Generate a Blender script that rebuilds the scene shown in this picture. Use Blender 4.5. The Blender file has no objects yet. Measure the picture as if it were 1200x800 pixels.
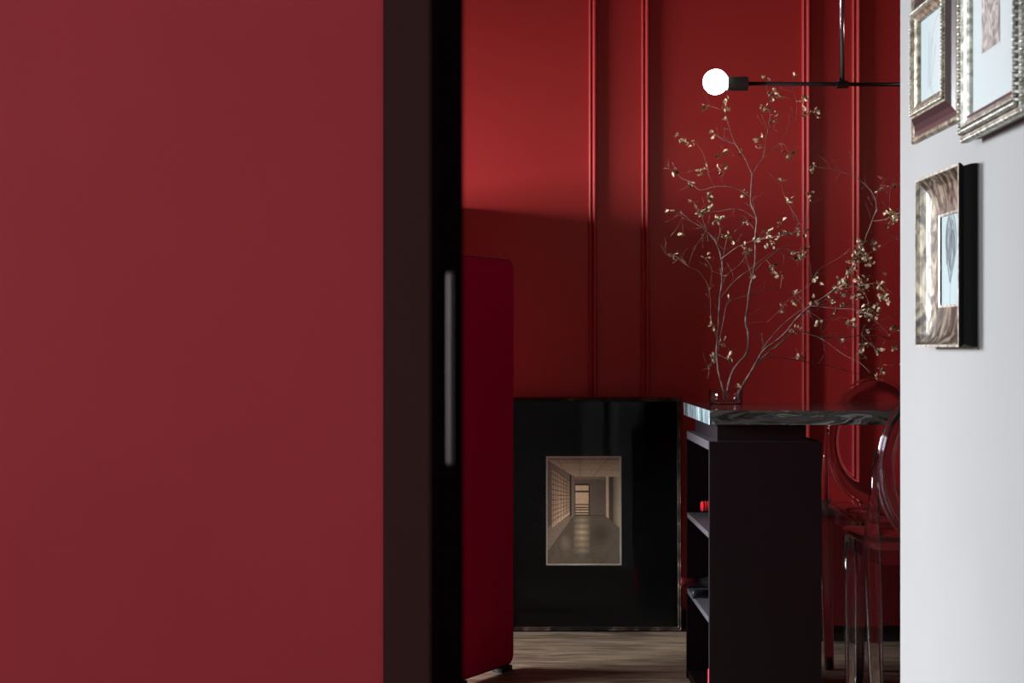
import bpy, bmesh, math, random
from mathutils import Vector, Matrix, noise
random.seed(7)
S = bpy.context.scene
COL = S.collection
F = 1666.67; X0 = 600.0; Y0 = 406.5; CH = 1.2      # focal length in px, vanishing point, eye height
PI = math.pi

def P(px, py, d):
    return Vector(((px-X0)*d/F, d, CH-(py-Y0)*d/F))

# ------------------------------------------------------------------ materials
def mat(name, col, rough=.5, metal=0, spec=.5, **kw):
    m = bpy.data.materials.new(name); m.use_nodes = True
    b = m.node_tree.nodes['Principled BSDF']
    b.inputs['Base Color'].default_value = (*col, 1)
    b.inputs['Roughness'].default_value = rough
    b.inputs['Metallic'].default_value = metal
    b.inputs['Specular IOR Level'].default_value = spec
    for k, v in kw.items():
        b.inputs[k.replace('_', ' ')].default_value = v
    return m

def N(m, t, **kw):
    n = m.node_tree.nodes.new(t)
    for k, v in kw.items(): setattr(n, k, v)
    return n
def L(m, a, b): m.node_tree.links.new(a, b)
def bsdf(m): return m.node_tree.nodes['Principled BSDF']

def noisy(m, c1, c2, scale=(4,4,4), detail=6, bump=0, bscale=None, ramp=(.35,.65), dist=0, bdist=.002):
    tc = N(m, 'ShaderNodeTexCoord'); mp = N(m, 'ShaderNodeMapping'); mp.inputs['Scale'].default_value = scale
    nz = N(m, 'ShaderNodeTexNoise'); nz.inputs['Scale'].default_value = 1; nz.inputs['Detail'].default_value = detail
    nz.inputs['Distortion'].default_value = dist
    rp = N(m, 'ShaderNodeValToRGB')
    rp.color_ramp.elements[0].position = ramp[0]; rp.color_ramp.elements[0].color = (*c1, 1)
    rp.color_ramp.elements[1].position = ramp[1]; rp.color_ramp.elements[1].color = (*c2, 1)
    L(m, tc.outputs['Object'], mp.inputs['Vector']); L(m, mp.outputs['Vector'], nz.inputs['Vector'])
    L(m, nz.outputs['Fac'], rp.inputs['Fac']); L(m, rp.outputs['Color'], bsdf(m).inputs['Base Color'])
    if bump:
        n2 = N(m, 'ShaderNodeTexNoise'); n2.inputs['Scale'].default_value = bscale or 60; n2.inputs['Detail'].default_value = 4
        L(m, tc.outputs['Object'], n2.inputs['Vector'])
        bp = N(m, 'ShaderNodeBump'); bp.inputs['Strength'].default_value = bump; bp.inputs['Distance'].default_value = bdist
        L(m, n2.outputs['Fac'], bp.inputs['Height']); L(m, bp.outputs['Normal'], bsdf(m).inputs['Normal'])
    return m

M_fore = noisy(mat('claret_plaster', (.2,.02,.03), .65, spec=.07), (.25,.0235,.0295), (.272,.0262,.033), (1.5,1.5,1.5), bump=.25, bscale=14, bdist=.004)
M_back = noisy(mat('claret_panel_paint', (.3,.02,.03), .5, spec=.5), (.33,.0130,.0125), (.355,.0150,.0145), (1.2,1.2,1.2), bump=.08, bscale=5, bdist=.004)
M_jamb = mat('espresso_lacquer', (.030,.0115,.0108), .7, spec=.04)
M_leaf = mat('black_door_lacquer', (.0016,.0006,.0007), 1, spec=0)
M_pull = mat('brushed_steel_pull', (.06,.05,.05), .35, 1)
M_white = noisy(mat('white_wall_paint', (.7,.7,.7), .7, spec=.2), (.378,.380,.383), (.394,.396,.397), (3,3,3), bump=.15, bscale=30, bdist=.002)
M_ceil = mat('ceiling_paint', (.08,.05,.05), .8)
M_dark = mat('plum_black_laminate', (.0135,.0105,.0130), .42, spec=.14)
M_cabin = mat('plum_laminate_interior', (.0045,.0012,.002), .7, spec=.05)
M_shelf = mat('grey_plum_shelf', (.06,.056,.066), .45)
M_black = mat('black_steel', (.008,.008,.009), .28, spec=.6)
M_stem = mat('polished_gunmetal', (.30,.31,.34), .18, 1)
M_screen = noisy(mat('crimson_wool_felt', (.3,.003,.02), .95, spec=.1), (.30,.0006,.034), (.38,.001,.045), (300,300,300), bump=.6, bscale=500, bdist=.001)
M_screen_edge = mat('black_rubber_edging', (.004,.003,.003), .6)
M_win = mat('white_window_frame', (.7,.7,.7), .5)
M_glasspane = mat('window_glass', (1,1,1), 0, **{'Transmission_Weight':1.0,'IOR':1.01})
def glass(name, col=(1,1,1), ior=1.45, rough=.01, coat=0):
    return mat(name, col, rough, **{'Coat_Weight':coat,'Coat_Roughness':.07 if coat and ior<1.2 and col[0]<.95 else .01,'Transmission_Weight':1.0,'IOR':ior})
M_vase = glass('clear_vase_glass', (.98,.99,.985), 1.15, 0, coat=1)
M_poly = glass('clear_violet_polycarbonate', (.88,.89,.98), 1.16, .01, coat=1)
M_floor = mat('oak_plank_floor', (.2,.15,.11), .5)
def floor_nodes(m):
    tc = N(m,'ShaderNodeTexCoord'); mp = N(m,'ShaderNodeMapping')
    L(m, tc.outputs['Object'], mp.inputs['Vector'])
    br = N(m,'ShaderNodeTexBrick'); br.offset=.37
    br.inputs['Scale'].default_value=1; br.inputs['Brick Width'].default_value=1.3; br.inputs['Row Height'].default_value=.15
    br.inputs['Mortar Size'].default_value=.0015; br.inputs['Color1'].default_value=(.32,.32,.32,1); br.inputs['Color2'].default_value=(.8,.8,.8,1)
    br.inputs['Mortar'].default_value=(.1,.1,.1,1)
    L(m, mp.outputs['Vector'], br.inputs['Vector'])
    m2 = N(m,'ShaderNodeMapping'); m2.inputs['Scale'].default_value=(3.5,30,1)
    L(m, tc.outputs['Object'], m2.inputs['Vector'])
    nz = N(m,'ShaderNodeTexNoise'); nz.inputs['Scale'].default_value=1; nz.inputs['Detail'].default_value=9; nz.inputs['Roughness'].default_value=.65; nz.inputs['Distortion'].default_value=.9
    L(m, m2.outputs['Vector'], nz.inputs['Vector'])
    rp = N(m,'ShaderNodeValToRGB'); e=rp.color_ramp.elements
    e[0].position=.37; e[0].color=(.07,.045,.03,1); e[1].position=.63; e[1].color=(.29,.21,.14,1)
    L(m, nz.outputs['Fac'], rp.inputs['Fac'])
    mx = N(m,'ShaderNodeMix', data_type='RGBA', blend_type='MULTIPLY'); mx.inputs['Factor'].default_value=.75
    L(m, rp.outputs['Color'], mx.inputs['A']); L(m, br.outputs['Color'], mx.inputs['B'])
    L(m, mx.outputs['Result'], bsdf(m).inputs['Base Color'])
    bp = N(m,'ShaderNodeBump'); bp.inputs['Strength'].default_value=.4; bp.inputs['Distance'].default_value=.002
    L(m, nz.outputs['Fac'], bp.inputs['Height']); L(m, bp.outputs['Normal'], bsdf(m).inputs['Normal'])
floor_nodes(M_floor)

# marble: veined on the faces, banded where the slab is cut across at its end
M_marble = mat('dark_veined_marble', (.05,.055,.055), .3, spec=.3)
def marble(m, scale, els, dist=2.2, rot=(0,0,0)):
    tc = N(m,'ShaderNodeTexCoord'); mp = N(m,'ShaderNodeMapping'); mp.inputs['Scale'].default_value=scale; mp.inputs['Rotation'].default_value=rot
    L(m, tc.outputs['Object'], mp.inputs['Vector'])
    nz = N(m,'ShaderNodeTexNoise'); nz.inputs['Scale'].default_value=1; nz.inputs['Detail'].default_value=7; nz.inputs['Roughness'].default_value=.6; nz.inputs['Distortion'].default_value=dist
    L(m, mp.outputs['Vector'], nz.inputs['Vector'])
    rp = N(m,'ShaderNodeValToRGB'); e=rp.color_ramp.elements
    while len(e)<len(els): e.new(.5)
    for q,(p,c) in enumerate(els): e[q].position=p; e[q].color=(*c,1)
    L(m, nz.outputs['Fac'], rp.inputs['Fac']); L(m, rp.outputs['Color'], bsdf(m).inputs['Base Color'])
marble(M_marble, (4,4,26), [(.36,(.012,.017,.017)),(.46,(.11,.155,.15)),(.53,(.03,.045,.045)),(.56,(.34,.48,.46)),(.66,(.012,.02,.02))], 1.6)
M_marble_top = mat('polished_dark_marble', (.03,.03,.032), .06, spec=.9)
marble(M_marble_top, (2,9,2), [(.38,(.012,.013,.013)),(.5,(.05,.055,.055)),(.62,(.022,.024,.024))], 1.5)
M_marble_end = mat('banded_marble_cut', (.3,.35,.38), .3, spec=.5)
marble(M_marble_end, (.6,24,3), [(.36,(.02,.035,.04)),(.44,(.28,.38,.42)),(.49,(.02,.035,.045)),(.55,(.58,.70,.74)),(.60,(.05,.08,.09))], .2)

def gilt(name, dark, light, scale=90, rough=.35, metal=.8):
    return noisy(mat(name, light, rough, metal), dark, light, (scale,scale,scale), bump=.4, bscale=scale*1.5, bdist=.0015)
M_silvergilt = gilt('aged_silver_gilt', (.26,.255,.20), (.72,.73,.66), metal=.55)
M_gilt = gilt('worn_gilt', (.13,.10,.07), (.48,.43,.33), metal=.5)
M_brown = mat('brown_lacquer_cove', (.05,.032,.034), .3, spec=.6, Coat_Weight=.3)
M_cove = noisy(mat('mottled_bronze_leaf', (.2,.15,.12), .36, .3), (.022,.014,.009), (.38,.33,.24), (30,14,30), detail=8, ramp=(.42,.68), dist=2.5, bump=.2, bscale=70)
M_ebony = mat('black_frame_side', (.003,.0025,.0025), .6, spec=.15)
M_bronze = noisy(mat('bamboo_bronze_edge', (.1,.06,.04), .3, .6), (.012,.008,.006), (.12,.08,.055), (18,18,18), ramp=(.45,.62))
M_mat_dark = mat('charcoal_mount_board', (.004,.0042,.0042), .9, spec=.03)
M_paper = mat('pale_mount_board', (.54,.60,.61), .8)
M_bevel = mat('cream_mount_bevel', (.45,.38,.30), .8)
M_back_board = mat('frame_backing_board', (.16,.13,.1), .8)
M_picglass = mat('picture_glass', (1,1,1), .0, **{'Transmission_Weight':1.0,'IOR':1.16})
M_bark = noisy(mat('dry_brown_bark', (.1,.07,.06), .75), (.045,.030,.026), (.27,.20,.17), (40,40,40), bump=.4, bscale=200)
M_twig = M_bark
M_lf = noisy(mat('dried_olive_leaf', (.3,.25,.12), .6), (.07,.05,.022), (.66,.53,.34), (60,60,60), ramp=(.42,.58))
M_bulb = mat('lit_frosted_bulb', (1,.9,.8), .4, **{'Emission_Color':(1,.86,.72,1),'Emission_Strength':35})
M_socket = mat('dark_grey_metal_socket', (.06,.065,.065), .4, .6)
M_bottle = mat('dark_bottle_glass', (.006,.010,.009), .06, spec=.8)
M_foil = mat('black_capsule_foil', (.02,.03,.035), .22, .5)
M_foil_red = mat('wine_red_capsule', (.16,.02,.025), .25, .4)
M_cap_red = mat('bright_red_capsule', (.75,.03,.04), .3)
M_bench = mat('shade_toned_red_bench', (.085,.004,.006), .5, spec=.3)  # red deepened: the unlit look of the bench face is in the colour
M_pink = mat('hot_pink_board', (.95,.03,.11), .5)

# ------------------------------------------------------------------ mesh helpers
def obj(name, bm, m=None, parent=None, smooth=False, loc=None, recalc=True):
    if recalc: bmesh.ops.recalc_face_normals(bm, faces=bm.faces)
    me = bpy.data.meshes.new(name); bm.to_mesh(me); bm.free()
    if m is not None:
        for q in (m if isinstance(m, (list,tuple)) else [m]): me.materials.append(q)
    if smooth:
        for p in me.polygons: p.use_smooth = True
    o = bpy.data.objects.new(name, me); COL.objects.link(o)
    if parent: o.parent = parent
    if loc is not None: o.location = loc
    return o
def tag(o, label, cat, group=None):
    o['label']=label; o['category']=cat
    if group: o['group']=group
    return o
def thing(name, label, cat, loc=(0,0,0), rz=0, group=None, mtx=None):
    o = bpy.data.objects.new(name, None); COL.objects.link(o); o.empty_display_size=.1
    if mtx is not None: o.matrix_world = mtx
    else: o.location=loc; o.rotation_euler=(0,0,rz)
    return tag(o,label,cat,group)
def struct(name, bm, m, parent=None, smooth=False):
    o = obj(name, bm, m, parent, smooth)
    if not parent: o['kind']='structure'
    return o
def box(bm, x0,x1,y0,y1,z0,z1, bev=0, mi=0, seg=2):
    vs=[bm.verts.new(c) for c in ((x0,y0,z0),(x1,y0,z0),(x1,y1,z0),(x0,y1,z0),(x0,y0,z1),(x1,y0,z1),(x1,y1,z1),(x0,y1,z1))]
    fs=[bm.faces.new([vs[i] for i in q]) for q in ((0,3,2,1),(4,5,6,7),(0,1,5,4),(1,2,6,5),(2,3,7,6),(3,0,4,7))]
    for f in fs: f.material_index=mi
    if bev:
        es={e for f in fs for e in f.edges}
        bmesh.ops.bevel(bm, geom=list(es), offset=bev, segments=seg, profile=.5, affect='EDGES')
    return bm
def B(*a, **k): return box(bmesh.new(), *a, **k)
def frames_along(pts):
    out=[]; n=len(pts); up=None
    for i in range(n):
        t=(pts[min(i+1,n-1)]-pts[max(i-1,0)])
        t = t.normalized() if t.length>1e-9 else Vector((0,0,1))
        if up is None:
            a = Vector((1,0,0)) if abs(t.x)<.9 else Vector((0,1,0))
            u = (a - t*a.dot(t)).normalized()
        else:
            u = (up - t*up.dot(t)).normalized()
        up=u; out.append((u, t.cross(u)))
    return out
def tube(bm, pts, rad, n=6, closed=False, sect=None, cap=True):
    """rad: list of radii or (ru,rv)"""
    pts=[Vector(p) for p in pts]; fr=frames_along(pts); rings=[]
    for i,(p,(u,v)) in enumerate(zip(pts,fr)):
        r = rad[i] if isinstance(rad,(list,tuple)) else rad
        ru,rv = r if isinstance(r,(list,tuple)) else (r,r)
        ring=[]
        for k in range(n):
            a=2*PI*(k+.5)/n; c,s=math.cos(a),math.sin(a)
            if sect:   # superellipse -> rounded square
                c=math.copysign(abs(c)**sect,c); s=math.copysign(abs(s)**sect,s)
            ring.append(bm.verts.new(p+u*ru*c+v*rv*s))
        rings.append(ring)
    for a,b in zip(rings,rings[1:]):
        for k in range(n): bm.faces.new((a[k],a[(k+1)%n],b[(k+1)%n],b[k]))
    if cap:
        bm.faces.new(rings[0][::-1]); bm.faces.new(rings[-1])
    return bm
def lathe(bm, prof, n=32, axis='Z', c=(0,0,0), mi=0):
    rings=[]; c=Vector(c)
    for r,h in prof:
        ring=[]
        if r<1e-6:
            p={'Z':(0,0,h),'X':(h,0,0)}[axis]; rings.append([bm.verts.new(c+Vector(p))]); continue
        for k in range(n):
            a=2*PI*k/n; x,y=r*math.cos(a),r*math.sin(a)
            ring.append(bm.verts.new(c+Vector({'Z':(x,y,h),'X':(h,x,y)}[axis])))
        rings.append(ring)
    for a,b in zip(rings,rings[1:]):
        for k in range(n):
            k2=(k+1)%n
            if len(a)==1 and len(b)==1: continue
            if len(a)==1: f=bm.faces.new((a[0],b[k2],b[k]))
            elif len(b)==1: f=bm.faces.new((a[k],a[k2],b[0]))
            else: f=bm.faces.new((a[k],a[k2],b[k2],b[k]))
            f.material_index=mi
    return bm
def frame_sweep(bm, W, H, prof, mids=None, x0=0, y0=0):
    """closed profile [(inset, height)] swept round a W x H rectangle, local xy plane, +z towards the viewer"""
    n=len(prof); cor=[]
    for sx,sy in ((0,0),(1,0),(1,1),(0,1)):
        ring=[]
        for ins,h in prof:
            ring.append(bm.verts.new((x0+(ins if sx==0 else W-ins), y0+(ins if sy==0 else H-ins), h)))
        cor.append(ring)
    for q in range(4):
        a,b=cor[q],cor[(q+1)%4]
        for k in range(n):
            f=bm.faces.new((a[k],b[k],b[(k+1)%n],a[(k+1)%n]))
            if mids: f.material_index=mids[k]
    return bm
def picture(name, w, h, nx, ny, fn, m_rough=.7, parent=None, loc=(0,0,0)):
    """flat printed sheet: fn(u, v) with v downwards gives the ink colour"""
    bm=bmesh.new(); vs=[]
    for j in range(ny+1):
        for i in range(nx+1): vs.append(bm.verts.new((w*i/nx, h*(1-j/ny), 0)))
    for j in range(ny):
        for i in range(nx):
            a=j*(nx+1)+i; bm.faces.new((vs[a],vs[a+nx+1],vs[a+nx+2],vs[a+1]))
    me=bpy.data.meshes.new(name); bm.to_mesh(me); bm.free()
    ca=me.color_attributes.new('ink','FLOAT_COLOR','POINT')
    for j in range(ny+1):
        for i in range(nx+1):
            c=fn(i/nx,j/ny); ca.data[j*(nx+1)+i].color=(*c,1)
    m=mat(name+'_ink',(1,1,1),m_rough,spec=.1); at=N(m,'ShaderNodeVertexColor'); at.layer_name='ink'
    L(m,at.outputs['Color'],bsdf(m).inputs['Base Color'])
    me.materials.append(m)
    o=bpy.data.objects.new(name,me); COL.objects.link(o); o.parent=parent; o.location=loc
    return o
def lin(c): return tuple((x/255)**2.2 for x in c)
def mix(a,b,t): t=max(0,min(1,t)); return tuple(p+(q-p)*t for p,q in zip(a,b))
def fbm(x,y,z=0,o=4): return noise.fractal(Vector((x,y,z)),1,2,o)

# ------------------------------------------------------------------ room
CZ=2.95; XL=-2.6; XR=3.6; YB=6.105; YF=-2.6
struct('floor', B(XL-.1,XR+.1,YF-.1,YB+.1,-.1,0), M_floor)
struct('ceiling', B(XL-.1,XR+.1,YF-.1,YB+.1,CZ,CZ+.1), M_ceil)
struct('wall_back', B(XL-.1,XR+.1,YB,YB+.1,0,CZ), M_back)
struct('wall_right', B(.71,.86,YF,2.6,0,CZ), M_white)
struct('wall_divider', B(.86,XR,2.48,2.6,0,CZ), M_back)
struct('wall_far_right', B(XR,XR+.1,YF-.1,YB+.1,0,CZ), M_dark)
struct('wall_rear', B(XL,.71,YF-.1,YF,0,CZ), M_white)
struct('wall_front', B(XL,-.181,2.0,2.4,0,CZ), M_fore)
# side wall with two window openings
W1=(-2.3,.6,.75,2.45)      # foreground room  (y0,y1,z0,z1)
W2=(3.6,5.95,.95,2.15)       # dining room
bm=bmesh.new()
ys=[YF-.1,W1[0],W1[1],W2[0],W2[1],YB+.1]
for a,b,w in ((ys[0],ys[1],None),(ys[1],ys[2],W1),(ys[2],ys[3],None),(ys[3],ys[4],W2),(ys[4],ys[5],None)):
    if w is None: box(bm,XL-.14,XL,a,b,0,CZ)
    else: box(bm,XL-.14,XL,a,b,0,w[2]); box(bm,XL-.14,XL,a,b,w[3],CZ)
struct('wall_left', bm, M_back)
for k,w in enumerate((W1,W2)):
    bm=bmesh.new(); t=.05
    box(bm,XL-.11,XL-.05,w[0],w[0]+t,w[2],w[3]); box(bm,XL-.11,XL-.05,w[1]-t,w[1],w[2],w[3])
    box(bm,XL-.11,XL-.05,w[0]+t,w[1]-t,w[2],w[2]+t); box(bm,XL-.11,XL-.05,w[0]+t,w[1]-t,w[3]-t,w[3])
    ym=(w[0]+w[1])/2; box(bm,XL-.105,XL-.055,ym-.02,ym+.02,w[2]+t,w[3]-t)
    o=struct('window_%d'%(k+1), bm, M_win)
# added red block, out of view, casting the horizontal shadow on the panelled wall
struct('added_shadow_block', B(-.85,-.24,5.5,YB,.93,1.80), M_back)
# dark jamb closing the end of the red wall, with its thin shadow gap
struct('trim_1', B(-.1788,-.085,1.985,2.12,0,CZ,bev=.001), M_jamb)

# panel mouldings on the back wall: two ribs with a groove between
def moulding(n, px, w=.034):
    xc=(px-X0)*YB/F
    prof=[(-w/2,0),(-w/2,.010),(-w*.44,.016),(-w*.36,.019),(-w*.26,.019),(-w*.16,.013),(-w*.06,.014),(w*.02,.026),(w*.16,.033),(w*.32,.033),(w*.44,.027),(w/2,.016),(w/2,0)]
    bm=bmesh.new(); r=[[bm.verts.new((xc+a,YB-.0005-h if h else YB,z)) for a,h in prof] for z in (.0,CZ)]
    for k in range(len(prof)-1): bm.faces.new((r[0][k],r[0][k+1],r[1][k+1],r[1][k]))
    struct('trim_%d'%n, bm, M_back)
for q,px in enumerate((694.5,756,944,1002.5,1190,1250,440,380)): moulding(q+2,px)
struct('baseboard_back', B(XL,XR,YB-.018,YB,0,.075,bev=.002), M_dark)

# near door leaf, swung open until it points straight at the viewer
d0,d1=.80,1.3
bm=bmesh.new()
def at(px,d): return (px-X0)*d/F
hw=(at(543,d0)-at(504,d0))/2; c0=at(523.5,d0); c1=at(523.5,d1)
dirv=Vector((c1-c0,d1-d0,0)).normalized(); nv=Vector((dirv.y,-dirv.x,0))
def leafbox(bm,s0,s1,n0,n1,z0,z1,bev=0):
    b2=B(n0,n1,s0,s1,z0,z1,bev=bev)
    M=Matrix.Translation((c0,d0,0))@Matrix(((nv.x,dirv.x,0,0),(nv.y,dirv.y,0,0),(0,0,1,0),(0,0,0,1)))
    bmesh.ops.transform(b2,matrix=M,verts=b2.verts)
    me=bpy.data.meshes.new('t'); b2.to_mesh(me); b2.free(); bm.from_mesh(me); bpy.data.meshes.remove(me)
leafbox(bm,0,d1-d0,-hw,hw,.01,2.6,bev=.0012)
door=struct('door_1',bm,M_leaf)
def zz(py,d): return CH-(py-Y0)*d/F
bm=bmesh.new(); leafbox(bm,-.004,.0006,-.0010+.0008,.0042,zz(545,d0),zz(318,d0),bev=.0015)
o=obj('door_pull',bm,M_pull,door); o['label']='slim brushed steel edge pull'

# ------------------------------------------------------------------ crimson screen
R=Vector((at(597,5.33),5.33,0)); Ld=Vector((at(543,5.08),5.08,0))-R; Ld.normalize()
scr=thing('freestanding_screen','crimson felt room screen with rounded corners standing on wooden floor','screen',R,math.atan2(Ld.y,Ld.x))
LEN=.42; HT=1.525
def rrect(bm,x0,x1,z0,z1,r,y0,y1,n=8):
    pts=[]
    for cx,cz,a0 in ((x1-r,z1-r,0),(x0+r,z1-r,90),(x0+r,z0+r,180),(x1-r,z0+r,270)):
        for k in range(n+1):
            a=math.radians(a0+90*k/n); pts.append((cx+r*math.cos(a),cz+r*math.sin(a)))
    f=[bm.verts.new((x,y0,z)) for x,z in pts]; b=[bm.verts.new((x,y1,z)) for x,z in pts]
    bm.faces.new(f); bm.faces.new(b[::-1])
    for k in range(len(pts)): bm.faces.new((f[k],b[k],b[(k+1)%len(pts)],f[(k+1)%len(pts)]))
    return bm
obj('felt_panel',rrect(bmesh.new(),.006,LEN-.006,.024,HT-.004,.035,-.001,.021),M_screen,scr)
obj('rubber_edging',rrect(bmesh.new(),0,LEN,.018,HT,.038,.002,.018),M_screen_edge,scr)
for fx in (.03,LEN-.1):
    obj('foot',B(fx,fx+.07,-.012,.034,0,.02,bev=.004),M_screen_edge,scr)

# ------------------------------------------------------------------ framed corridor drawing leaning on the wall
kf=273.; dF=F/kf
FW=(796-590)/kf; FH=.985
fx0=at(590,dF-.05)
lean=math.radians(2.2)
u=Vector((1,0,0)); v=Vector((0,math.sin(lean),math.cos(lean))); n=u.cross(v)
def basis(u,v,n,o): return Matrix(((u.x,v.x,n.x,o[0]),(u.y,v.y,n.y,o[1]),(u.z,v.z,n.z,o[2]),(0,0,0,1)))
pic=thing('framed_drawing','large black framed sepia corridor drawing leaning on panelled wall at floor','picture',mtx=basis(u,v,n,(fx0,6.028,.001)))
t=.018
prof=[(0,0),(0,.022),(.003,.029),(.008,.032),(.013,.029),(t,.022),(t,0)]
fb=frame_sweep(bmesh.new(),FW,FH,prof)
obj('frame_moulding',fb,M_ebony,pic)
bm=bmesh.new()   # bamboo-like bronze cord: ribs with nodes along the four sides
def bamboo(bm,a,b):
    a=Vector(a); b=Vector(b); Lg=(b-a).length; nseg=max(2,int(Lg/.085)); pts=[];rad=[]
    for k in range(nseg):
        for f,r in ((0,.0048),(.05,.0038),(.12,.0026),(.5,.0023),(.88,.0026),(.95,.0038)):
            pts.append(a+(b-a)*((k+f)/nseg)); rad.append(r*1.05)
    pts.append(b); rad.append(.005); tube(bm,pts,rad,8)
for off,h in ((.0055,.0315),(.0135,.029)):
    bamboo(bm,(off,off,h),(FW-off,off,h)); bamboo(bm,(off,FH-off,h),(FW-off,FH-off,h))
    bamboo(bm,(off,off,h),(off,FH-off,h)); bamboo(bm,(FW-off,off,h),(FW-off,FH-off,h))
obj('bamboo_edge',bm,M_bronze,pic,smooth=True)
aw,ah=(727-640)/kf*.99,(661-535)/kf*.99
ax=(640-590)/kf; ay=CH-(661-Y0)/kf*.99-.001
obj('mount_board',frame_sweep(bmesh.new(),FW-2*t,FH-2*t,[(0,.006),(0,.010),(ax-t,.010),(ax-t,.006)],x0=t,y0=t) if False else None or (lambda b:(
    box(b,t,ax,t,FH-t,.004,.010),box(b,ax+aw,FW-t,t,FH-t,.004,.010),box(b,ax,ax+aw,t,ay,.004,.010),box(b,ax,ax+aw,ay+ah,FH-t,.004,.010),b)[-1])(bmesh.new()),M_mat_dark,pic)
obj('mount_bevel',frame_sweep(bmesh.new(),aw+.004,ah+.004,[(0,.0095),(0,.0112),(.005,.0112),(.007,.008)],x0=ax-.002,y0=ay-.002),M_bevel,pic)
obj('backing_board',B(t*.5,FW-t*.5,t*.5,FH-t*.5,-.001,.003),M_back_board,pic)
def line(u,v,a,b,w):
    ax_,ay_=a; bx,by=b; dx,dy=bx-ax_,by-ay_; l2=dx*dx+dy*dy
    q=max(0,min(1,((u-ax_)*dx+(v-ay_)*dy)/l2)); d=math.hypot((u-ax_-q*dx),(v-ay_-q*dy)*1.4)
    return max(0,1-(d/w)**2)
def corridor(u,v):
    g=.5+.5*fbm(u*9,v*9,3); gr=.5+.5*fbm(u*60,v*60,9,2)
    dk=(.05,.04,.032); wall=(.17,.14,.115); lt=(.62,.50,.36)
    BL,BR,BT,BB=.375,.79,.185,.547
    # regions
    lt_top=lambda uu: .03+(BT-.03)*min(1,uu/BL)          # left ceiling line
    lf=lambda uu: .90+(BB-.90)*uu/BL
    rt=lambda uu: BT-(uu-BR)/(1-BR)*.13
    rf=lambda uu: BB+(uu-BR)/(1-BR)*.12
    if u<BL and lt_top(u)<=v<=lf(u):                       # left wall with gridded window
        c=mix((.12,.10,.085),(.20,.17,.14),u/BL)
        tb=(u-.07)/(.31-.07)
        if 0<tb<1:
            wt=.10+tb*.125; wb=.645-tb*.125
            if wt<v<wb:
                s=(v-wt)/(wb-wt); c=mix((.20,.155,.11),lt,(.2+.65*s)*(1-abs(tb-.5)))
                ga=(tb**.8*7)%1; gb=(s*11)%1
                if ga<.2 or gb<.2: c=mix(c,dk,.75)
            elif abs(v-wb)<.012: c=lt
        if .31<u<.335: c=dk
        if v>.66-u*.35: c=mix(c,(.30,.25,.20),.5)
        c=mix(c,dk,.8*line(u,v,(0,.90),(BL,BB),.012))
        c=mix(c,dk,.5*line(u,v,(0,.03),(BL,BT),.01))
    elif v<BT or (u<BL and v<lt_top(u)) or (u>BR and v<rt(u)):   # ceiling
        c=mix((.22,.18,.14),(.42,.34,.26),(v/BT)*.9)
        for a in (.12,.45,.85): c=mix(c,dk,.35*line(u,v,(a,0),(.45+(a-.45)*.45,BT),.008))
        for a in (.06,.12): c=mix(c,dk,.25*line(u,v,(0,a),(1,a),.006))
        c=mix(c,dk,.6*max(0,1-v/.045))
    elif u>BR and v<rf(u):                                  # right wall, pale curtain
        c=(.22,.185,.145)
        if .80<u<.845: c=mix(lt,wall,(u-.80)/.045*.8)
        elif .845<u<.90: c=mix(dk,wall,.25)
        else: c=mix((.17,.14,.11),(.40,.34,.25),(u-.90)/.1)
    elif v<BB:                                              # end wall
        c=mix(wall,(.11,.09,.075),(u-BL)/(BR-BL)*.5)
        if v<BT+.03: c=mix(c,(.26,.22,.18),.6)
        if .378<u<.582 and v>.25: c=dk
        if .392<u<.568 and v>.265:
            c=mix(lt,(.48,.38,.26),(v-.26)*2+.3*g)
            if .312<v<.328: c=dk
            if v>.44 and ((v-.44)/.024)%1<.42: c=dk
        c=mix(c,dk,.8*line(u,v,(BL,BB-.002),(BR,BB-.002),.01))
    else:                                                   # floor
        c=mix((.17,.145,.115),(.085,.07,.058),.35+.7*g*(v-.4))
        gl=max(0,1-abs(u-.475)/.11)**.6
        if v<.9: c=mix(c,(.52,.43,.31),gl*.85*(1-abs(v-.70)/.28)*(.75+.25*math.sin(v*110)))
        c=mix(c,(.28,.24,.19),.6*max(0,1-math.hypot((u-.25)/.09,(v-.80)/.09)))
        c=mix(c,dk,.6*max(0,1-math.hypot((u-.72)/.2,(v-.72)/.12)))
    k=.82+.36*gr
    return tuple(min(1,(x*k*1.1)**1.2*q*1.45) for x,q in zip(c,(1.12,1.09,.99)))
picture('drawing',aw,ah,130,186,corridor,parent=pic,loc=(ax,ay,.007))
obj('glazing',B(t,FW-t,t,FH-t,.0135,.0155),M_picglass,pic)

# ------------------------------------------------------------------ island: cabinet and marble worktop
XI=.634; YN=F/365; YFAR=YN+.69; ZT=.996; ZU=.950; ZC=.896
cab=thing('island_cabinet','dark plum island cabinet with open shelves in its narrow left side under marble worktop','cabinet',(0,0,0))
CX0=XI; CX1=(963-X0)*YN/F; CY0=YN+.002; CY1=F/322
obj('end_panel',B(CX0,CX1,CY0,CY0+.02,0,ZC,bev=.0012),M_dark,cab)
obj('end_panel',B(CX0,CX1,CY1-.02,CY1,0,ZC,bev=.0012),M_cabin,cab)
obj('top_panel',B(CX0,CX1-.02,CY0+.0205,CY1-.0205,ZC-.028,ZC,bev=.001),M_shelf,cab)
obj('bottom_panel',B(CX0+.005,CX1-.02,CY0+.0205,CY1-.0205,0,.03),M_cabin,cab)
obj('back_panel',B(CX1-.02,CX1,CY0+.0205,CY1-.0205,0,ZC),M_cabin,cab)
zs=(.601,.327)
for z in zs: obj('shelf',B(CX0+.001,CX1-.021,CY0+.0205,CY1-.0205,z-.018,z,bev=.001),M_shelf,cab)
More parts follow.
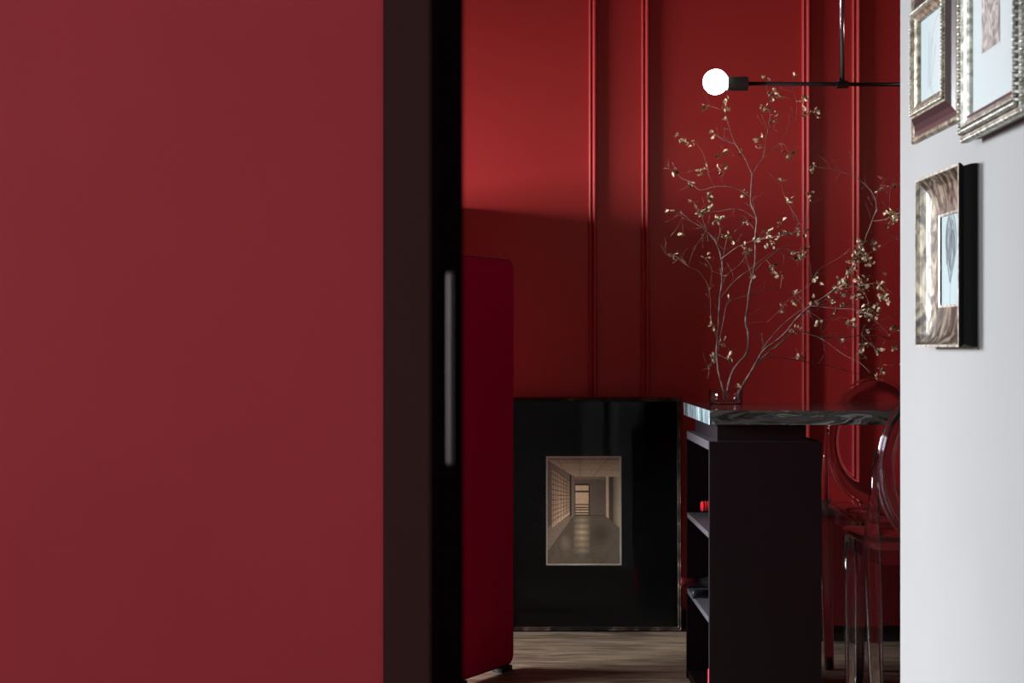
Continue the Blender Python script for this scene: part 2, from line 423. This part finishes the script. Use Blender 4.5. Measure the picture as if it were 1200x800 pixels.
obj('plinth_block',B(.663,.95,YN+.03,CY1-.03,ZC+.0005,ZU-.0005,bev=.001),M_dark,cab)
isl=thing('marble_worktop','dark veined marble worktop slab on the plum island cabinet','worktop',(0,0,0))
bm=B(XI,2.5,YN,YFAR,ZU,ZT,bev=.0012)
bm.faces.ensure_lookup_table()
for f in bm.faces:
    nn=f.normal
    f.normal_update(); nn=f.normal
    f.material_index = 1 if abs(nn.z)>.7 else (2 if abs(nn.x)>.7 else 0)
obj('slab',bm,[M_marble,M_marble_top,M_marble_end],isl)
obj('support_panel',B(2.3,2.34,YN+.06,YFAR-.06,0,ZU-.0005),M_dark,isl)

# wine bottles lying with necks towards the open side
def bottle(label, x, y, z, capm, ribs=False, L_=.30):
    o=thing('wine_bottle',label,'bottle',(x,y,z))
    prof=[(0,.0),(.0135,.0),(.0145,.003),(.0145,.012),(.0135,.015),(.0140,.07),(.016,.085),(.028,.11),(.0365,.135),(.0372,.16),(.0372,.292),(.034,.298),(0,.29)]
    obj('bottle_body',lathe(bmesh.new(),prof,28,'X'),M_bottle,o,smooth=True)
    if ribs:
        p=[(0,-.002)]; 
        for k in range(7): p+=[(.0185 if k%2 else .0150,-.001+k*.0045),(.0185 if k%2 else .0150,.002+k*.0045)]
        p+=[(.0155,.05),(.0140,.05)]
    else: p=[(0,-.0012),(.0150,-.0012),(.0160,.001),(.0160,.014),(.0147,.018),(.0150,.062),(.0142,.0625)]
    obj('capsule',lathe(bmesh.new(),p,28,'X'),capm,o,smooth=not ribs)
    return o
bottle('wine bottle with dull red capsule lying on the lower shelf, farther of the two necks',.600,5.055,.3645,M_foil_red)
bottle('wine bottle with black capsule lying on the lower shelf, nearer of the two necks',.612,4.815,.3645,M_foil)
bottle('wine bottle with bright red ribbed capsule lying alone on the upper shelf',.668,5.02,.6385,M_cap_red,True)
bx=B(CX0+.0025,CX0+.03,CY0+.0215,CY0+.052,.0305,.0305+.125+.0,bev=.002)
o=tag(obj('small_box',bx,M_pink),'hot pink upright box at the bottom front corner of the island shelves','box')

# ------------------------------------------------------------------ vase and branches
VX,VY=(850.5-X0)*5.13/F,5.13
bm=bmesh.new(); r=.0605; h=.050
lathe(bm,[(0,0),(r-.003,0),(r,.003),(r,h-.001),(r-.001,h),(r-.0016,h),(r-.0022,h-.001),(r-.0022,.003),(r-.004,.002),(0,.002)],40)
tag(obj('glass_vase',bm,M_vase,smooth=False,loc=(VX,VY,ZT+.0005)),'low clear glass vase holding bare branches on the marble worktop','vase')
bpy.data.objects['glass_vase'].data.polygons.foreach_set('use_smooth',[True]*len(bpy.data.objects['glass_vase'].data.polygons))

def z1(x,y): return (760+x/4, 60+y/4)
def z2(x,y): return (760+x/3.2, 240+y/3.2)
def path(f,*c): return [f(*p) for p in c]
PX=1/323.
branches={}
A=[ (path(z2,(290,728),(262,620),(256,540),(264,420),(268,350),(275,280),(275,215),(255,145),(215,95),(160,60),(120,25)),2.6,.9),
 (path(z2,(268,350),(300,310),(340,270),(385,238),(430,200),(500,158),(545,150)),1.1,.4),
 (path(z2,(261,540),(278,450),(296,370),(350,345),(430,325),(480,312),(540,325),(575,355)),1.2,.4),
 (path(z2,(275,200),(330,160),(400,130),(440,118),(475,90),(500,65)),.9,.3),
 (path(z2,(268,345),(292,265),(340,225),(372,180)),1.0,.4),
 (path(z2,(258,500),(235,430),(228,320),(190,250),(150,230),(108,170)),.9,.35),
 (path(z2,(228,310),(238,250),(225,215),(205,195)),.5,.3),
 (path(z2,(215,95),(195,130),(165,165)),.5,.25),
 (path(z2,(150,230),(125,205),(88,188)),.4,.3),(path(z2,(75,190),(60,175),(45,150)),.4,.25),
 (path(z2,(262,600),(235,595),(222,650)),.4,.25),(path(z2,(258,560),(222,600),(205,555)),.4,.25),
 (path(z2,(215,95),(205,60),(200,20)),.6,.3),(path(z2,(255,145),(268,100),(266,55)),.5,.3),
 (path(z2,(275,230),(285,170),(295,120)),.6,.3),(path(z2,(120,25),(128,80),(130,110)),.4,.2),
 (path(z2,(292,265),(270,260),(275,215)),.7,.4),
 (path(z2,(261,560),(290,575),(310,572)),.5,.3)]
Bb=[ (path(z2,(292,728),(300,670),(322,612),(368,555),(374,480),(364,440),(376,340),(384,290),(398,225),(400,120),(405,50),(385,0))+path(z1,(480,700),(482,640),(485,580)),2.9,1.1),
 (path(z1,(485,580),(465,530),(445,490),(410,440),(388,390),(365,310),(345,260)),1.1,.4),
 (path(z1,(485,580),(510,535),(540,490),(548,410),(560,370),(570,300),(578,190)),1.1,.4),
 (path(z1,(540,490),(575,460),(612,434),(640,395),(655,350),(690,318),(725,300)),1.0,.35),
 (path(z1,(690,318),(696,260),(685,210),(672,150),(680,122)),.5,.2),
 (path(z1,(612,434),(640,440),(655,478)),.5,.3),(path(z1,(560,385),(580,372),(598,366)),.6,.4),
 (path(z1,(410,432),(370,425),(335,405),(303,385)),.7,.35),(path(z1,(445,495),(385,490),(342,482)),.7,.35),
 (path(z1,(478,685),(430,652),(380,635),(310,635),(240,650),(195,612),(150,592),(128,552),(110,520)),1.0,.35),
 (path(z1,(310,635),(282,580),(275,530),(250,470),(215,425),(165,402),(120,395)),.6,.25),
 (path(z1,(140,572),(185,568),(215,552)),.4,.2),(path(z1,(360,632),(345,600),(340,565)),.4,.3),
 (path(z1,(495,780),(440,745),(375,740),(320,752),(245,748),(210,705)),.6,.3),
 (path(z1,(500,765),(480,730),(450,710)),.5,.3),(path(z1,(400,745),(400,775)),.5,.3),(path(z1,(245,748),(262,710),(275,680)),.5,.3),
 (path(z1,(690,800),(672,750),(650,705),(628,655),(628,612)),.6,.3),
 (path(z2,(398,248),(440,205),(500,165),(545,175),(590,185)),.9,.35),
 (path(z2,(545,110),(560,60),(540,20)),.5,.3),
 (path(z2,(400,135),(440,125),(500,115),(560,98),(585,100)),.8,.3),
 (path(z2,(384,260),(368,205),(355,160)),.6,.3),
 (path(z2,(480,172),(540,200),(600,235)),.6,.3),
 (path(z2,(400,100),(385,75),(360,60)),.6,.3),
 (path(z1,(740,800),(750,740),(756,690),(768,672)),.4,.25),(path(z2,(585,100),(590,60),(588,30)),.4,.3),
 (path(z1,(578,195),(596,190),(612,205)),.4,.2),(path(z1,(565,200),(550,160),(550,125)),.35,.2),
 (path(z1,(115,555),(90,540),(75,520)),.3,.2),(path(z1,(345,275),(300,260),(270,256)),.4,.2)]
C=[ (path(z2,(333,728),(343,697),(360,665),(400,598),(432,545),(500,492),(560,422),(612,375),(680,330),(730,280),(780,205),(820,110),(855,20))+path(z1,(1070,745),(1062,690),(1035,645),(975,592),(940,578),(870,555),(800,545)),3.1,.4),
 (path(z2,(432,545),(428,515),(425,482)),1.6,1.2),
 (path(z2,(405,592),(460,570),(530,577),(600,590),(650,595),(720,615),(800,636),(860,645)),1.3,.5),
 (path(z2,(412,585),(480,530),(540,482),(580,478),(640,495),(720,498),(800,488),(880,495),(945,520),(1010,545)),1.9,.9),
 (path(z2,(430,535),(480,472),(560,402),(640,368),(695,345),(760,372),(830,420),(880,462),(905,495)),1.2,.5),
 (path(z2,(612,378),(700,388),(770,392),(830,420)),.8,.4),
 (path(z2,(580,480),(650,502),(730,560),(790,590),(832,632)),.7,.4),
 (path(z2,(680,330),(740,312),(800,302),(870,292),(905,325),(950,352)),.8,.3),
 (path(z2,(820,105),(880,105),(930,125),(1000,150)),.7,.3),(path(z2,(860,168),(900,140),(935,118),(990,90)),.6,.3),
 (path(z2,(560,330),(612,290),(640,242),(720,195),(758,160)),.6,.25),
 (path(z2,(730,330),(800,350),(860,400),(945,410)),.7,.3),
 (path(z2,(640,370),(600,400),(560,460),(545,478)),.5,.3),(path(z2,(560,330),(520,360),(498,388),(445,440)),.5,.25),
 (path(z2,(575,355),(560,335)),.5,.4),(path(z2,(590,395),(570,370),(540,330)),.5,.3),
 (path(z2,(780,205),(830,180),(860,165)),.7,.3),(path(z2,(735,285),(790,280),(850,270),(890,250)),.6,.3),
 (path(z2,(800,488),(830,465),(860,440),(945,400)),.6,.3),(path(z2,(880,495),(900,520),(945,540)),.6,.3),
 (path(z2,(640,430),(700,430),(760,450),(800,487)),.5,.3),(path(z2,(600,400),(650,430),(640,445)),.4,.3),
 (path(z2,(640,495),(670,460),(700,405)),.4,.3),(path(z2,(800,636),(850,615),(880,600)),.5,.3),
 (path(z2,(720,498),(735,515)),.4,.3),(path(z2,(530,577),(570,568),(580,545)),.4,.3),
 (path(z2,(780,560),(800,530),(812,500)),.5,.3),(path(z2,(800,488),(835,525),(855,548)),.5,.3),
 (path(z2,(830,420),(835,395),(800,300)),.6,.3),(path(z2,(612,290),(620,260),(655,240)),.4,.2),
 (path(z1,(1068,690),(1080,640),(1120,590)),.6,.25),(path(z1,(1150,790),(1130,740),(1132,660),(1145,612)),.5,.25),
 (path(z1,(975,592),(955,570),(968,525)),.4,.2),(path(z2,(855,60),(900,50),(930,40)),.5,.3)]
CL=[(z1,p) for p in ((270,255,1),(360,250,2),(345,320,0),(575,200,2),(550,270,2),(600,295,1),(575,330,1),(722,225,2),(735,295,2),(775,285,2),(520,412,2),(655,478,1),(305,385,1),(340,480,1),(200,435,1),(160,405,0),(125,395,0),(110,555,1),(185,615,1),(245,565,1),(270,550,1),(340,565,2),(445,662,1),(275,682,2),(212,705,1),(245,750,1),(285,745,1),(330,782,2),(775,540,2),(765,672,1),(655,690,1),(630,610,0),(1145,610,1),(1155,765,3),(685,120,0),(550,125,0),(1090,590,0),(1075,655,0),(430,478,0),(515,455,0),(610,200,0))]
CL+=[(z2,p) for p in ((200,20,1),(265,50,2),(232,18,1),(360,60,1),(295,122,2),(360,160,2),(210,195,1),(90,185,1),(445,108,2),(455,138,2),(400,125,1),(490,122,1),(520,105,1),(550,98,1),(585,100,0),(575,176,3),(470,237,2),(500,262,1),(385,268,1),(240,445,2),(270,520,1),(245,568,2),(302,570,1),(225,600,0),(340,670,0),(300,355,0),(498,385,1),(550,362,1),(635,285,1),(636,440,1),(545,320,0),(740,300,2),(700,405,1),(735,375,1),(685,355,1),(620,362,1),(792,165,3),(810,190,3),(830,210,2),(845,160,2),(730,285,2),(795,290,3),(780,340,2),(885,330,3),(865,295,1),(830,390,3),(800,402,2),(755,435,2),(830,465,1),(805,530,2),(855,545,2),(800,560,1),(870,622,2),(855,638,1),(915,535,1),(925,38,3),(880,250,0),(735,515,0),(570,572,1),(545,475,1),(565,465,0),(925,470,1),(752,250,2),(720,312,2),(820,372,2),(845,412,2),(770,215,2),(800,150,2),(745,330,1),(800,320,2),(130,110,0),(80,20,0),(500,65,0),(935,600,0))]

def build_branch(name,label,paths,depth0,seed):
    rnd=random.Random(seed); bm=bmesh.new(); nodes=[]
    for i,(pts,w0,w1) in enumerate(paths):
        if i==0: ds=depth0; de=depth0+rnd.uniform(-.10,.12)
        else:
            q=min(nodes,key=lambda q:(q[0]-pts[0][0])**2+(q[1]-pts[0][1])**2)
            ds=q[2]; de=ds+rnd.choice((-1,1))*rnd.uniform(.05,.30)
            if (q[0]-pts[0][0])**2+(q[1]-pts[0][1])**2 < 64: pts=[(q[0],q[1])]+list(pts)
        # Catmull resample with a little kink
        rs=[]; n_=len(pts)
        for k in range(n_-1):
            p0,p1,p2,p3=pts[max(k-1,0)],pts[k],pts[k+1],pts[min(k+2,n_-1)]
            for s in range(4):
                t_=s/4
                c=[.5*((2*p1[a])+(-p0[a]+p2[a])*t_+(2*p0[a]-5*p1[a]+4*p2[a]-p3[a])*t_*t_+(-p0[a]+3*p1[a]-3*p2[a]+p3[a])*t_**3) for a in (0,1)]
                rs.append(c)
        rs.append(list(pts[-1])); m=len(rs)
        V=[];Rr=[]
        for k,(x,y) in enumerate(rs):
            f=k/(m-1); dd=ds+(de-ds)*f+.02*math.sin(5*f+i)*min(1,f*4)
            dd=min(5.85,max(4.65,dd))
            if i==0: dd = depth0+(dd-depth0)*min(1,max(0,(k-4)/12))
            jx=0 if k in(0,m-1) else rnd.uniform(-.35,.35)
            V.append(P(x+jx,y,dd)); Rr.append((w0+(w1-w0)*f**.8)*PX*.5*(1+.15*rnd.uniform(-1,1)+ (.25 if k%4==0 else 0)))
            nodes.append((x,y,dd))
        tube(bm,V,Rr,6)
        if m>8:
            for q_ in range(rnd.randint(1,3) if i else 9):
                k=rnd.randint(m//3,m-3); p0=rs[k]; tx,ty=rs[k+1][0]-p0[0],rs[k+1][1]-p0[1]; ln=math.hypot(tx,ty) or 1
                an=math.atan2(ty,tx)+rnd.choice((-1,1))*rnd.uniform(.5,1.1); Lt=rnd.uniform(7,24); T=[]; x_,y_=p0; dd=nodes[len(nodes)-m+k][2]
                for s_ in range(5):
                    T.append(P(x_,y_,dd+s_*.008*rnd.uniform(-1,1))); an+=rnd.uniform(-.3,.3); x_+=Lt/4*math.cos(an); y_+=Lt/4*math.sin(an)
                tube(bm,T,[.22*PX,.19*PX,.17*PX,.14*PX,.2*PX],4)
    return bm,nodes
specs=(('dried_branch','bare branch forking low on the left side of the vase',A,VY-.005,1),
       ('dried_branch','tallest upright bare branch reaching up towards the glowing bulb',Bb,VY+.022,2),
       ('dried_branch','branch sweeping right over the marble worktop towards the clear stools',C,VY-.012,3))
built=[]
for nm,lb,pp,dd,sd in specs:
    bm,nodes=build_branch(nm,lb,pp,dd,sd)
    o=tag(obj(nm,bm,M_bark,smooth=True),lb,'branch','dried branches in the glass vase'); built.append((o,nodes,bmesh.new()))
def leaf(bm,base,dirn,L_,W_,rnd):
    """a dry leaf: pointed oval, folded along its rib, curled and crumpled"""
    dirn=dirn.normalized(); a=Vector((rnd.uniform(-1,1),rnd.uniform(-1,1),rnd.uniform(-1,1))); s=dirn.cross(a).normalized(); nn=dirn.cross(s)
    curl=rnd.uniform(.3,1.6); fold=rnd.uniform(.2,1.1); tw=rnd.uniform(-1.2,1.2); rows=[]
    for k,(f,w) in enumerate(((0,.06),(.16,.55),(.36,1),(.58,.95),(.80,.5),(1,.03))):
        an=curl*f; c=base+(dirn*math.sin(an)/curl+nn*(1-math.cos(an))/curl)*L_*1.0
        t_=tw*f; sv=s*math.cos(t_)+nn*math.sin(t_); nv_=nn*math.cos(t_)-s*math.sin(t_)
        rows.append([bm.verts.new(c+sv*W_*w*q+nv_*(abs(q)*W_*w*fold+ (rnd.uniform(-.12,.12)*W_ if w>.1 else 0))) for q in (-.5,-.25,0,.25,.5)])
    for a_,b_ in zip(rows,rows[1:]):
        for q in range(4): bm.faces.new((a_[q],a_[q+1],b_[q+1],b_[q]))
rnd=random.Random(11)
for f,(x,y,sz) in CL:
    px,py=f(x,y)
    best=min(((q[0]-px)**2+(q[1]-py)**2,bi,q) for bi,(o,nodes,_) in enumerate(built) for q in nodes)
    d2,bi,q=best; dep=q[2]; base=P(px,py,dep); bm=built[bi][2]
    n_=(2,4,7,13)[sz]; spread=(.9,1.7,2.8,4.6)[sz]*PX
    if d2>4: tube(bm,[P(q[0],q[1],dep),P((q[0]+px)/2+rnd.uniform(-1,1),(q[1]+py)/2,dep),base],[.3*PX,.25*PX,.2*PX],4)
    for k in range(n_):
        off=Vector((rnd.gauss(0,1),rnd.gauss(0,1),rnd.gauss(0,1)))*spread*.8
        dr=off.normalized()+Vector((0,0,rnd.uniform(-.8,.4)))
        if spread>2*PX: tube(bm,[base,base+off*.5,base+off],[.2*PX]*3,4)
        leaf(bm,base+off,dr,rnd.uniform(4.2,7.6)*PX,rnd.uniform(3.4,6.2)*PX,rnd)
for (o,nodes,bm) in built: obj('leaves',bm,M_lf,o,smooth=True,recalc=False)

bench=thing('low_bench','low red bench with shade painted on face and top board along the panelled wall behind the stools','bench',(0,0,0))
obj('body',B(.86,3.3,5.765,6.086,.07,.518,bev=.002),M_bench,bench)
obj('plinth',B(.88,3.28,5.80,6.086,0,.0695),M_screen_edge,bench)
obj('shadow_gap_board',B(.85,3.32,5.745,6.086,.5185,.538,bev=.002),M_screen_edge,bench)  # black board painted in place of the shadow gap along the bench top

# ------------------------------------------------------------------ linear pendant lamp
dL=4.9; kL=F/dL
lamp=thing('pendant_lamp','black linear pendant lamp with glowing round bulb hanging over the island','lamp',P(988,99,dL))
def rel(px,py,dd=dL): return P(px,py,dd)-P(988,99,dL)
c=rel(838.5,96); R_=14.6/kL
bm=bmesh.new(); bmesh.ops.create_uvsphere(bm,u_segments=32,v_segments=20,radius=R_,matrix=Matrix.Translation(c))
bulb=obj('bulb',bm,M_bulb,lamp,smooth=True)
b2=bulb.copy(); COL.objects.link(b2); b2.parent=lamp; b2.location=(-2*c.x,.03,.002)
bm=bmesh.new(); s0=rel(852,98).x; s1=rel(876,98).x; cz=rel(0,98).z
lathe(bm,[(0,0),(.0238,0),(.0245,.001),(.0245,s1-s0-.001),(.0238,s1-s0),(0,s1-s0)],32,'X',(s0,0,cz))
sk=obj('socket',bm,M_socket,lamp,smooth=False)
k2=sk.copy(); COL.objects.link(k2); k2.parent=lamp; k2.location=(-(s0+s1),.03,.002)
bm=bmesh.new(); tube(bm,[Vector((s1,0,cz)),Vector((-s1,.03,cz+.002))],.0068,16); obj('arm',bm,M_black,lamp,smooth=True)
bm=bmesh.new(); lathe(bm,[(0,-.02),(.0125,-.02),(.0135,-.018),(.0135,.018),(.0125,.02),(0,.02)],24,'X',(0,.016,cz)); obj('coupling',bm,M_black,lamp,smooth=False)
bm=bmesh.new(); tube(bm,[Vector((0,.016,cz)),Vector((0,.016,CZ-lamp.location.z-.02))],.0085,20); obj('stem',bm,M_stem,lamp,smooth=True)
bm=bmesh.new(); lathe(bm,[(0,0),(.055,0),(.06,.003),(.06,.02),(0,.02)],32,'Z',(0,.016,CZ-lamp.location.z-.02)); obj('ceiling_rose',bm,M_black,lamp)

# ------------------------------------------------------------------ transparent stools
def stool(label,x,y,rz):
    t=thing('transparent_stool',label,'stool',(x,y,0),rz,'clear plastic bar stools at the island')
    zc,a,b_=.845,.180,.240; rim=[]
    yb=lambda z: -.205-.06*(z-.6)
    nseg=56
    bm=bmesh.new(); rings=[]
    for k in range(nseg):
        th=2*PI*k/nseg; cc=Vector((a*math.cos(th),0,zc+b_*math.sin(th))); cc.y=yb(cc.z)-.02*math.cos(th)**2*0
        out=Vector((math.cos(th)/a,0,math.sin(th)/b_)).normalized()
        ring=[]
        for q in range(8):
            al=2*PI*q/8; ring.append(bm.verts.new(cc+out*.0045*math.cos(al)+Vector((0,1,0))*.010*math.sin(al)))
        rings.append(ring)
    for k in range(nseg):
        A_,B_=rings[k],rings[(k+1)%nseg]
        for q in range(8): bm.faces.new((A_[q],A_[(q+1)%8],B_[(q+1)%8],B_[q]))
    back=obj('backrest_rim',bm,M_poly,t,smooth=True)
    bm=bmesh.new(); F_=[];B2=[]
    for side,lst in ((.0022,F_),(-.0022,B2)):
        ctr=bm.verts.new((0,yb(zc)-.018+side,zc)); prev=None; lst.append([ctr])
        for fr in (.35,.7,.955):
            ring=[bm.verts.new((a*fr*math.cos(2*PI*k/nseg),yb(zc+b_*fr*math.sin(2*PI*k/nseg))-.018*(1-fr*fr)+side,zc+b_*fr*math.sin(2*PI*k/nseg))) for k in range(nseg)]
            if prev is None:
                for k in range(nseg): bm.faces.new((ctr,ring[k],ring[(k+1)%nseg]))
            else:
                for k in range(nseg): bm.faces.new((prev[k],ring[k],ring[(k+1)%nseg],prev[(k+1)%nseg]))
            prev=ring
        lst.append(prev)
    for k in range(nseg): bm.faces.new((F_[1][k],B2[1][k],B2[1][(k+1)%nseg],F_[1][(k+1)%nseg]))
    obj('backrest_panel',bm,M_poly,t,smooth=True)
    # rounded seat with a turned-down apron
    bm=bmesh.new(); box(bm,-.185,.185,-.195,.20,.600,.626,bev=.012,seg=3); obj('seat',bm,M_poly,t,smooth=True)
    bm=bmesh.new()
    frame_sweep(bm,.335,.355,[(0,.555),(0,.5995),(.006,.5995),(.006,.555)],x0=-.1675,y0=-.175)
    obj('apron',bm,M_poly,t)
    for s in (-1,1):
        bm=bmesh.new()
        pts=[(s*.182,yb(.88)+.0,.90),(s*.186,yb(.76),.78),(s*.1905,-.212,.68),(s*.192,-.210,.62),(s*.190,-.212,.55),(s*.183,-.214,.30),(s*.172,-.218,0)]
        tube(bm,pts,[(.006,.008),(.012,.012),(.019,.017),(.025,.019),(.027,.019),(.022,.017),(.017,.015)],16,sect=.55)
        obj('leg',bm,M_poly,t,smooth=True)
        bm=bmesh.new()
        tube(bm,[(s*.164,.178,.5985),(s*.163,.178,.45),(s*.160,.182,.2),(s*.158,.187,0)],[(.021,.019),(.021,.018),(.018,.016),(.015,.014)],16,sect=.55)
        obj('leg',bm,M_poly,t,smooth=True)
    return t
stool('clear plastic oval backed stool beside the white wall, nearer one before the worktop',1.248,4.385,0)
stool('clear plastic oval backed stool seen beyond the marble worktop, farther of the two',1.352,5.07,PI)

# ------------------------------------------------------------------ frames on the white wall
def wallframe(name,label,yfar,z0,xw=.7095,yaw=0,lean=0,roll=0):
    m=basis(Vector((0,-1,0)),Vector((0,0,1)),Vector((-1,0,0)),(xw,yfar,z0))
    m=m@Matrix.Rotation(math.radians(yaw),4,'Y')@Matrix.Rotation(math.radians(lean),4,'X')@Matrix.Rotation(math.radians(roll),4,'Z')
    return thing(name,label,'picture frame',mtx=m,group='framed pictures on the white wall')
def beads(bm,W,H,ins,h,r,sp,x0=0,y0=0,sq=1.0,skip=None):
    tw=W-2*ins; th=H-2*ins
    for (ax_,ay_,dx,dy,Lg) in ((ins,ins,1,0,tw),(ins,H-ins,1,0,tw),(ins,ins,0,1,th),(W-ins,ins,0,1,th)):
        n_=max(2,int(Lg/sp))
        for k in range(n_+1):
            p=Vector((x0+ax_+dx*Lg*k/n_,y0+ay_+dy*Lg*k/n_,h))
            sc=Matrix.Diagonal((sq if dx else 1,sq if dy else 1,1,1))
            bmesh.ops.create_icosphere(bm,subdivisions=1,radius=r,matrix=Matrix.Translation(p)@sc)
# lower frame: wide scooped bronze-leaf moulding, black sides
f3=wallframe('picture_frame','chunky bronze leaf frame with black sides, lowest on the white wall',2.395,0.0+CH)
W,H=.234,.280; D=.031
prof=[(0,.002),(.001,.012),(.004,D-.009),(0,D-.003),(.0,D),(.004,D),(.009,D-.006),(.02,D-.013),(.034,D-.017),(.052,D-.020),(.064,D-.0205),(.068,D-.0215),(.068,.002)]
mids=[1,1,1,1,2,0,0,0,0,0,2,1,1]
obj('frame_moulding',frame_sweep(bmesh.new(),W,H,prof,mids),[M_cove,M_ebony,M_silvergilt],f3)
obj('mount_board',B(.066,W-.066,.066,H-.066,.003,.006),M_paper,f3)
def sketch(u,v):
    pa=(.44,.53,.55); ink=(.10,.115,.13); c=pa
    uu=(u-.52); vv=(v-.33)
    def drop(cx,cy,w,h,th):
        x_=(u-cx); y_=(v-cy); X_=x_*math.cos(th)+y_*math.sin(th); Y_=-x_*math.sin(th)+y_*math.cos(th)
        q_=max(0.,1-(Y_/h)**2); return abs(X_)-w*q_*(1-.35*Y_/h), Y_/h
    for cx,cy,w,h,th,st in ((.50,.34,.27,.42,.12,.75),(.42,.30,.13,.30,-.1,.7),(.55,.40,.12,.24,.25,.9),(.34,.34,.07,.22,.35,.5),(.62,.26,.08,.22,-.3,.6)):
        d_,t_=drop(cx,cy,w,h,th)
        if abs(t_)<1:
            c=mix(c,ink,min(1,st*1.3)*max(0,1-(abs(d_)/.034)**2))
            if d_<0: c=mix(c,ink,.20+.35*max(0,fbm(u*9,v*5,cx*9)))
    c=mix(c,ink,.6*line(u,v,(.5,.62),(.45,1),.02)); c=mix(c,ink,.6*line(u,v,(.55,0),(.4,.14),.02))
    c=mix(c,ink,.4*line(u,v,(.25,.2),(.5,.75),.03))
    return c
picture('print',W-.138,H-.138,60,90,sketch,parent=f3,loc=(.069,.069,.0066))
obj('backing_board',B(.02,W-.0,-.004,H-.006,.0003,.0018),M_back_board,f3)
# upper left frame: beaded gilt face on a stepped brown cove
f1=wallframe('picture_frame','small square frame with gilt beading on brown cove, upper left on white wall',2.507,.3566+CH)
W,H=.268,.262
prof=[(0,.0015),(0,.004),(.003,.007),(.008,.007),(.011,.0045),(.018,.005),(.028,.009),(.034,.0135),(.038,.0165),(.042,.0165),(.046,.020),(.050,.0205),(.055,.016),(.060,.0135),(.061,.0115),(.061,.0015)]
mids=[1,1,1,1,0,0,0,0,1,1,1,1,1,1,1,1]
obj('frame_moulding',frame_sweep(bmesh.new(),W,H,prof,mids),[M_brown,M_gilt],f1)
bm=bmesh.new(); beads(bm,W,H,.044,.0195,.0030,.0062); obj('beading',bm,M_silvergilt,f1,smooth=True)
obj('mount_board',B(.055,W-.055,.055,H-.055,.003,.006),M_paper,f1)
def sketch2(u,v):
    pa=(.45,.52,.54); c=mix(pa,(.56,.62,.63),max(0,(u-.2)))
    for k in range(3): c=mix(c,(.3,.33,.35),.5*line(u,v,(.35+.12*k,.2+.1*k),(.30+.05*k,.85),.03))
    a=math.hypot((u-.95)/.6,(v-.6)/.6); c=mix(c,(.3,.34,.36),.5*max(0,1-abs(a-1)/.05))
    return c
picture('print',W-.122,H-.122,50,50,sketch2,parent=f1,loc=(.061,.061,.0066))
# upper right frame: larger, silver with rope and beads
f2=wallframe('picture_frame','tall silver beaded frame holding a floral photo, upper right on white wall',2.160,.3095+CH,xw=.695,yaw=-2.0)
W,H=.288,.40
box_bm=B(.012,W-.005,.004,H-.004,-.0115,.002); obj('backing_board',box_bm,M_back_board,f2)
prof=[(0,.0022),(0,.010),(.002,.014),(.005,.016),(.007,.016),(.009,.014),(.018,.017),(.020,.0195),(.023,.0195),(.026,.016),(.031,.014),(.035,.0145),(.037,.011),(.037,.0022)]
obj('frame_moulding',frame_sweep(bmesh.new(),W,H,prof,[0,0,0,0,0,1,1,0,0,0,1,0,0,0]),[M_silvergilt,M_brown],f2)
bm=bmesh.new(); beads(bm,W,H,.0135,.0185,.0050,.0105,sq=.85); beads(bm,W,H,.0028,.0115,.0044,.0100,sq=.85); obj('beading',bm,M_silvergilt,f2,smooth=True)
obj('mount_board',B(.036,W-.036,.036,H-.036,.003,.006),M_paper,f2)
def floral(u,v):
    g=fbm(u*5,v*7,4,5); h_=abs(math.sin(7*fbm(u*3,v*4,1,3)+4*u))
    return mix((.10,.085,.08),(.66,.58,.55),.30+.35*g+.55*h_*h_*(1-.3*u))
picture('print',.085,.20,60,120,floral,parent=f2,loc=(.085,.118,.0066))

# ------------------------------------------------------------------ lights: daylight through the two windows
def area(name,loc,sy,sz,power,col):
    l=bpy.data.lights.new(name,'AREA'); l.shape='RECTANGLE'; l.size=sy; l.size_y=sz; l.energy=power; l.color=col
    o=bpy.data.objects.new(name,l); COL.objects.link(o); o.location=loc
    o.rotation_euler=(PI/2,0,-PI/2)
    return o
area('window_daylight',(XL-.16,(W1[0]+W1[1])/2,(W1[2]+W1[3])/2),W1[1]-W1[0],W1[3]-W1[2],165,(.93,.97,1))
area('window_daylight',(XL-1.6,4.9,2.15),3.4,1.7,1300,(.93,.97,1))
w=bpy.data.worlds.new('world'); S.world=w; w.use_nodes=True
w.node_tree.nodes['Background'].inputs[0].default_value=(.6,.75,1,1); w.node_tree.nodes['Background'].inputs[1].default_value=.5

cam=bpy.data.cameras.new('camera'); co=bpy.data.objects.new('camera',cam); COL.objects.link(co); S.camera=co
co.location=(0,0,CH); co.rotation_euler=(PI/2,0,0); cam.sensor_width=36; cam.lens=F*36/1200
cam.shift_y=(Y0-400)/1200; cam.clip_start=.02
cam.dof.use_dof=True; cam.dof.focus_distance=3.9; cam.dof.aperture_fstop=11
S.view_settings.view_transform='Standard'; S.view_settings.look='None'; S.view_settings.gamma=1; S.view_settings.exposure=0
S.view_settings.use_curve_mapping=False
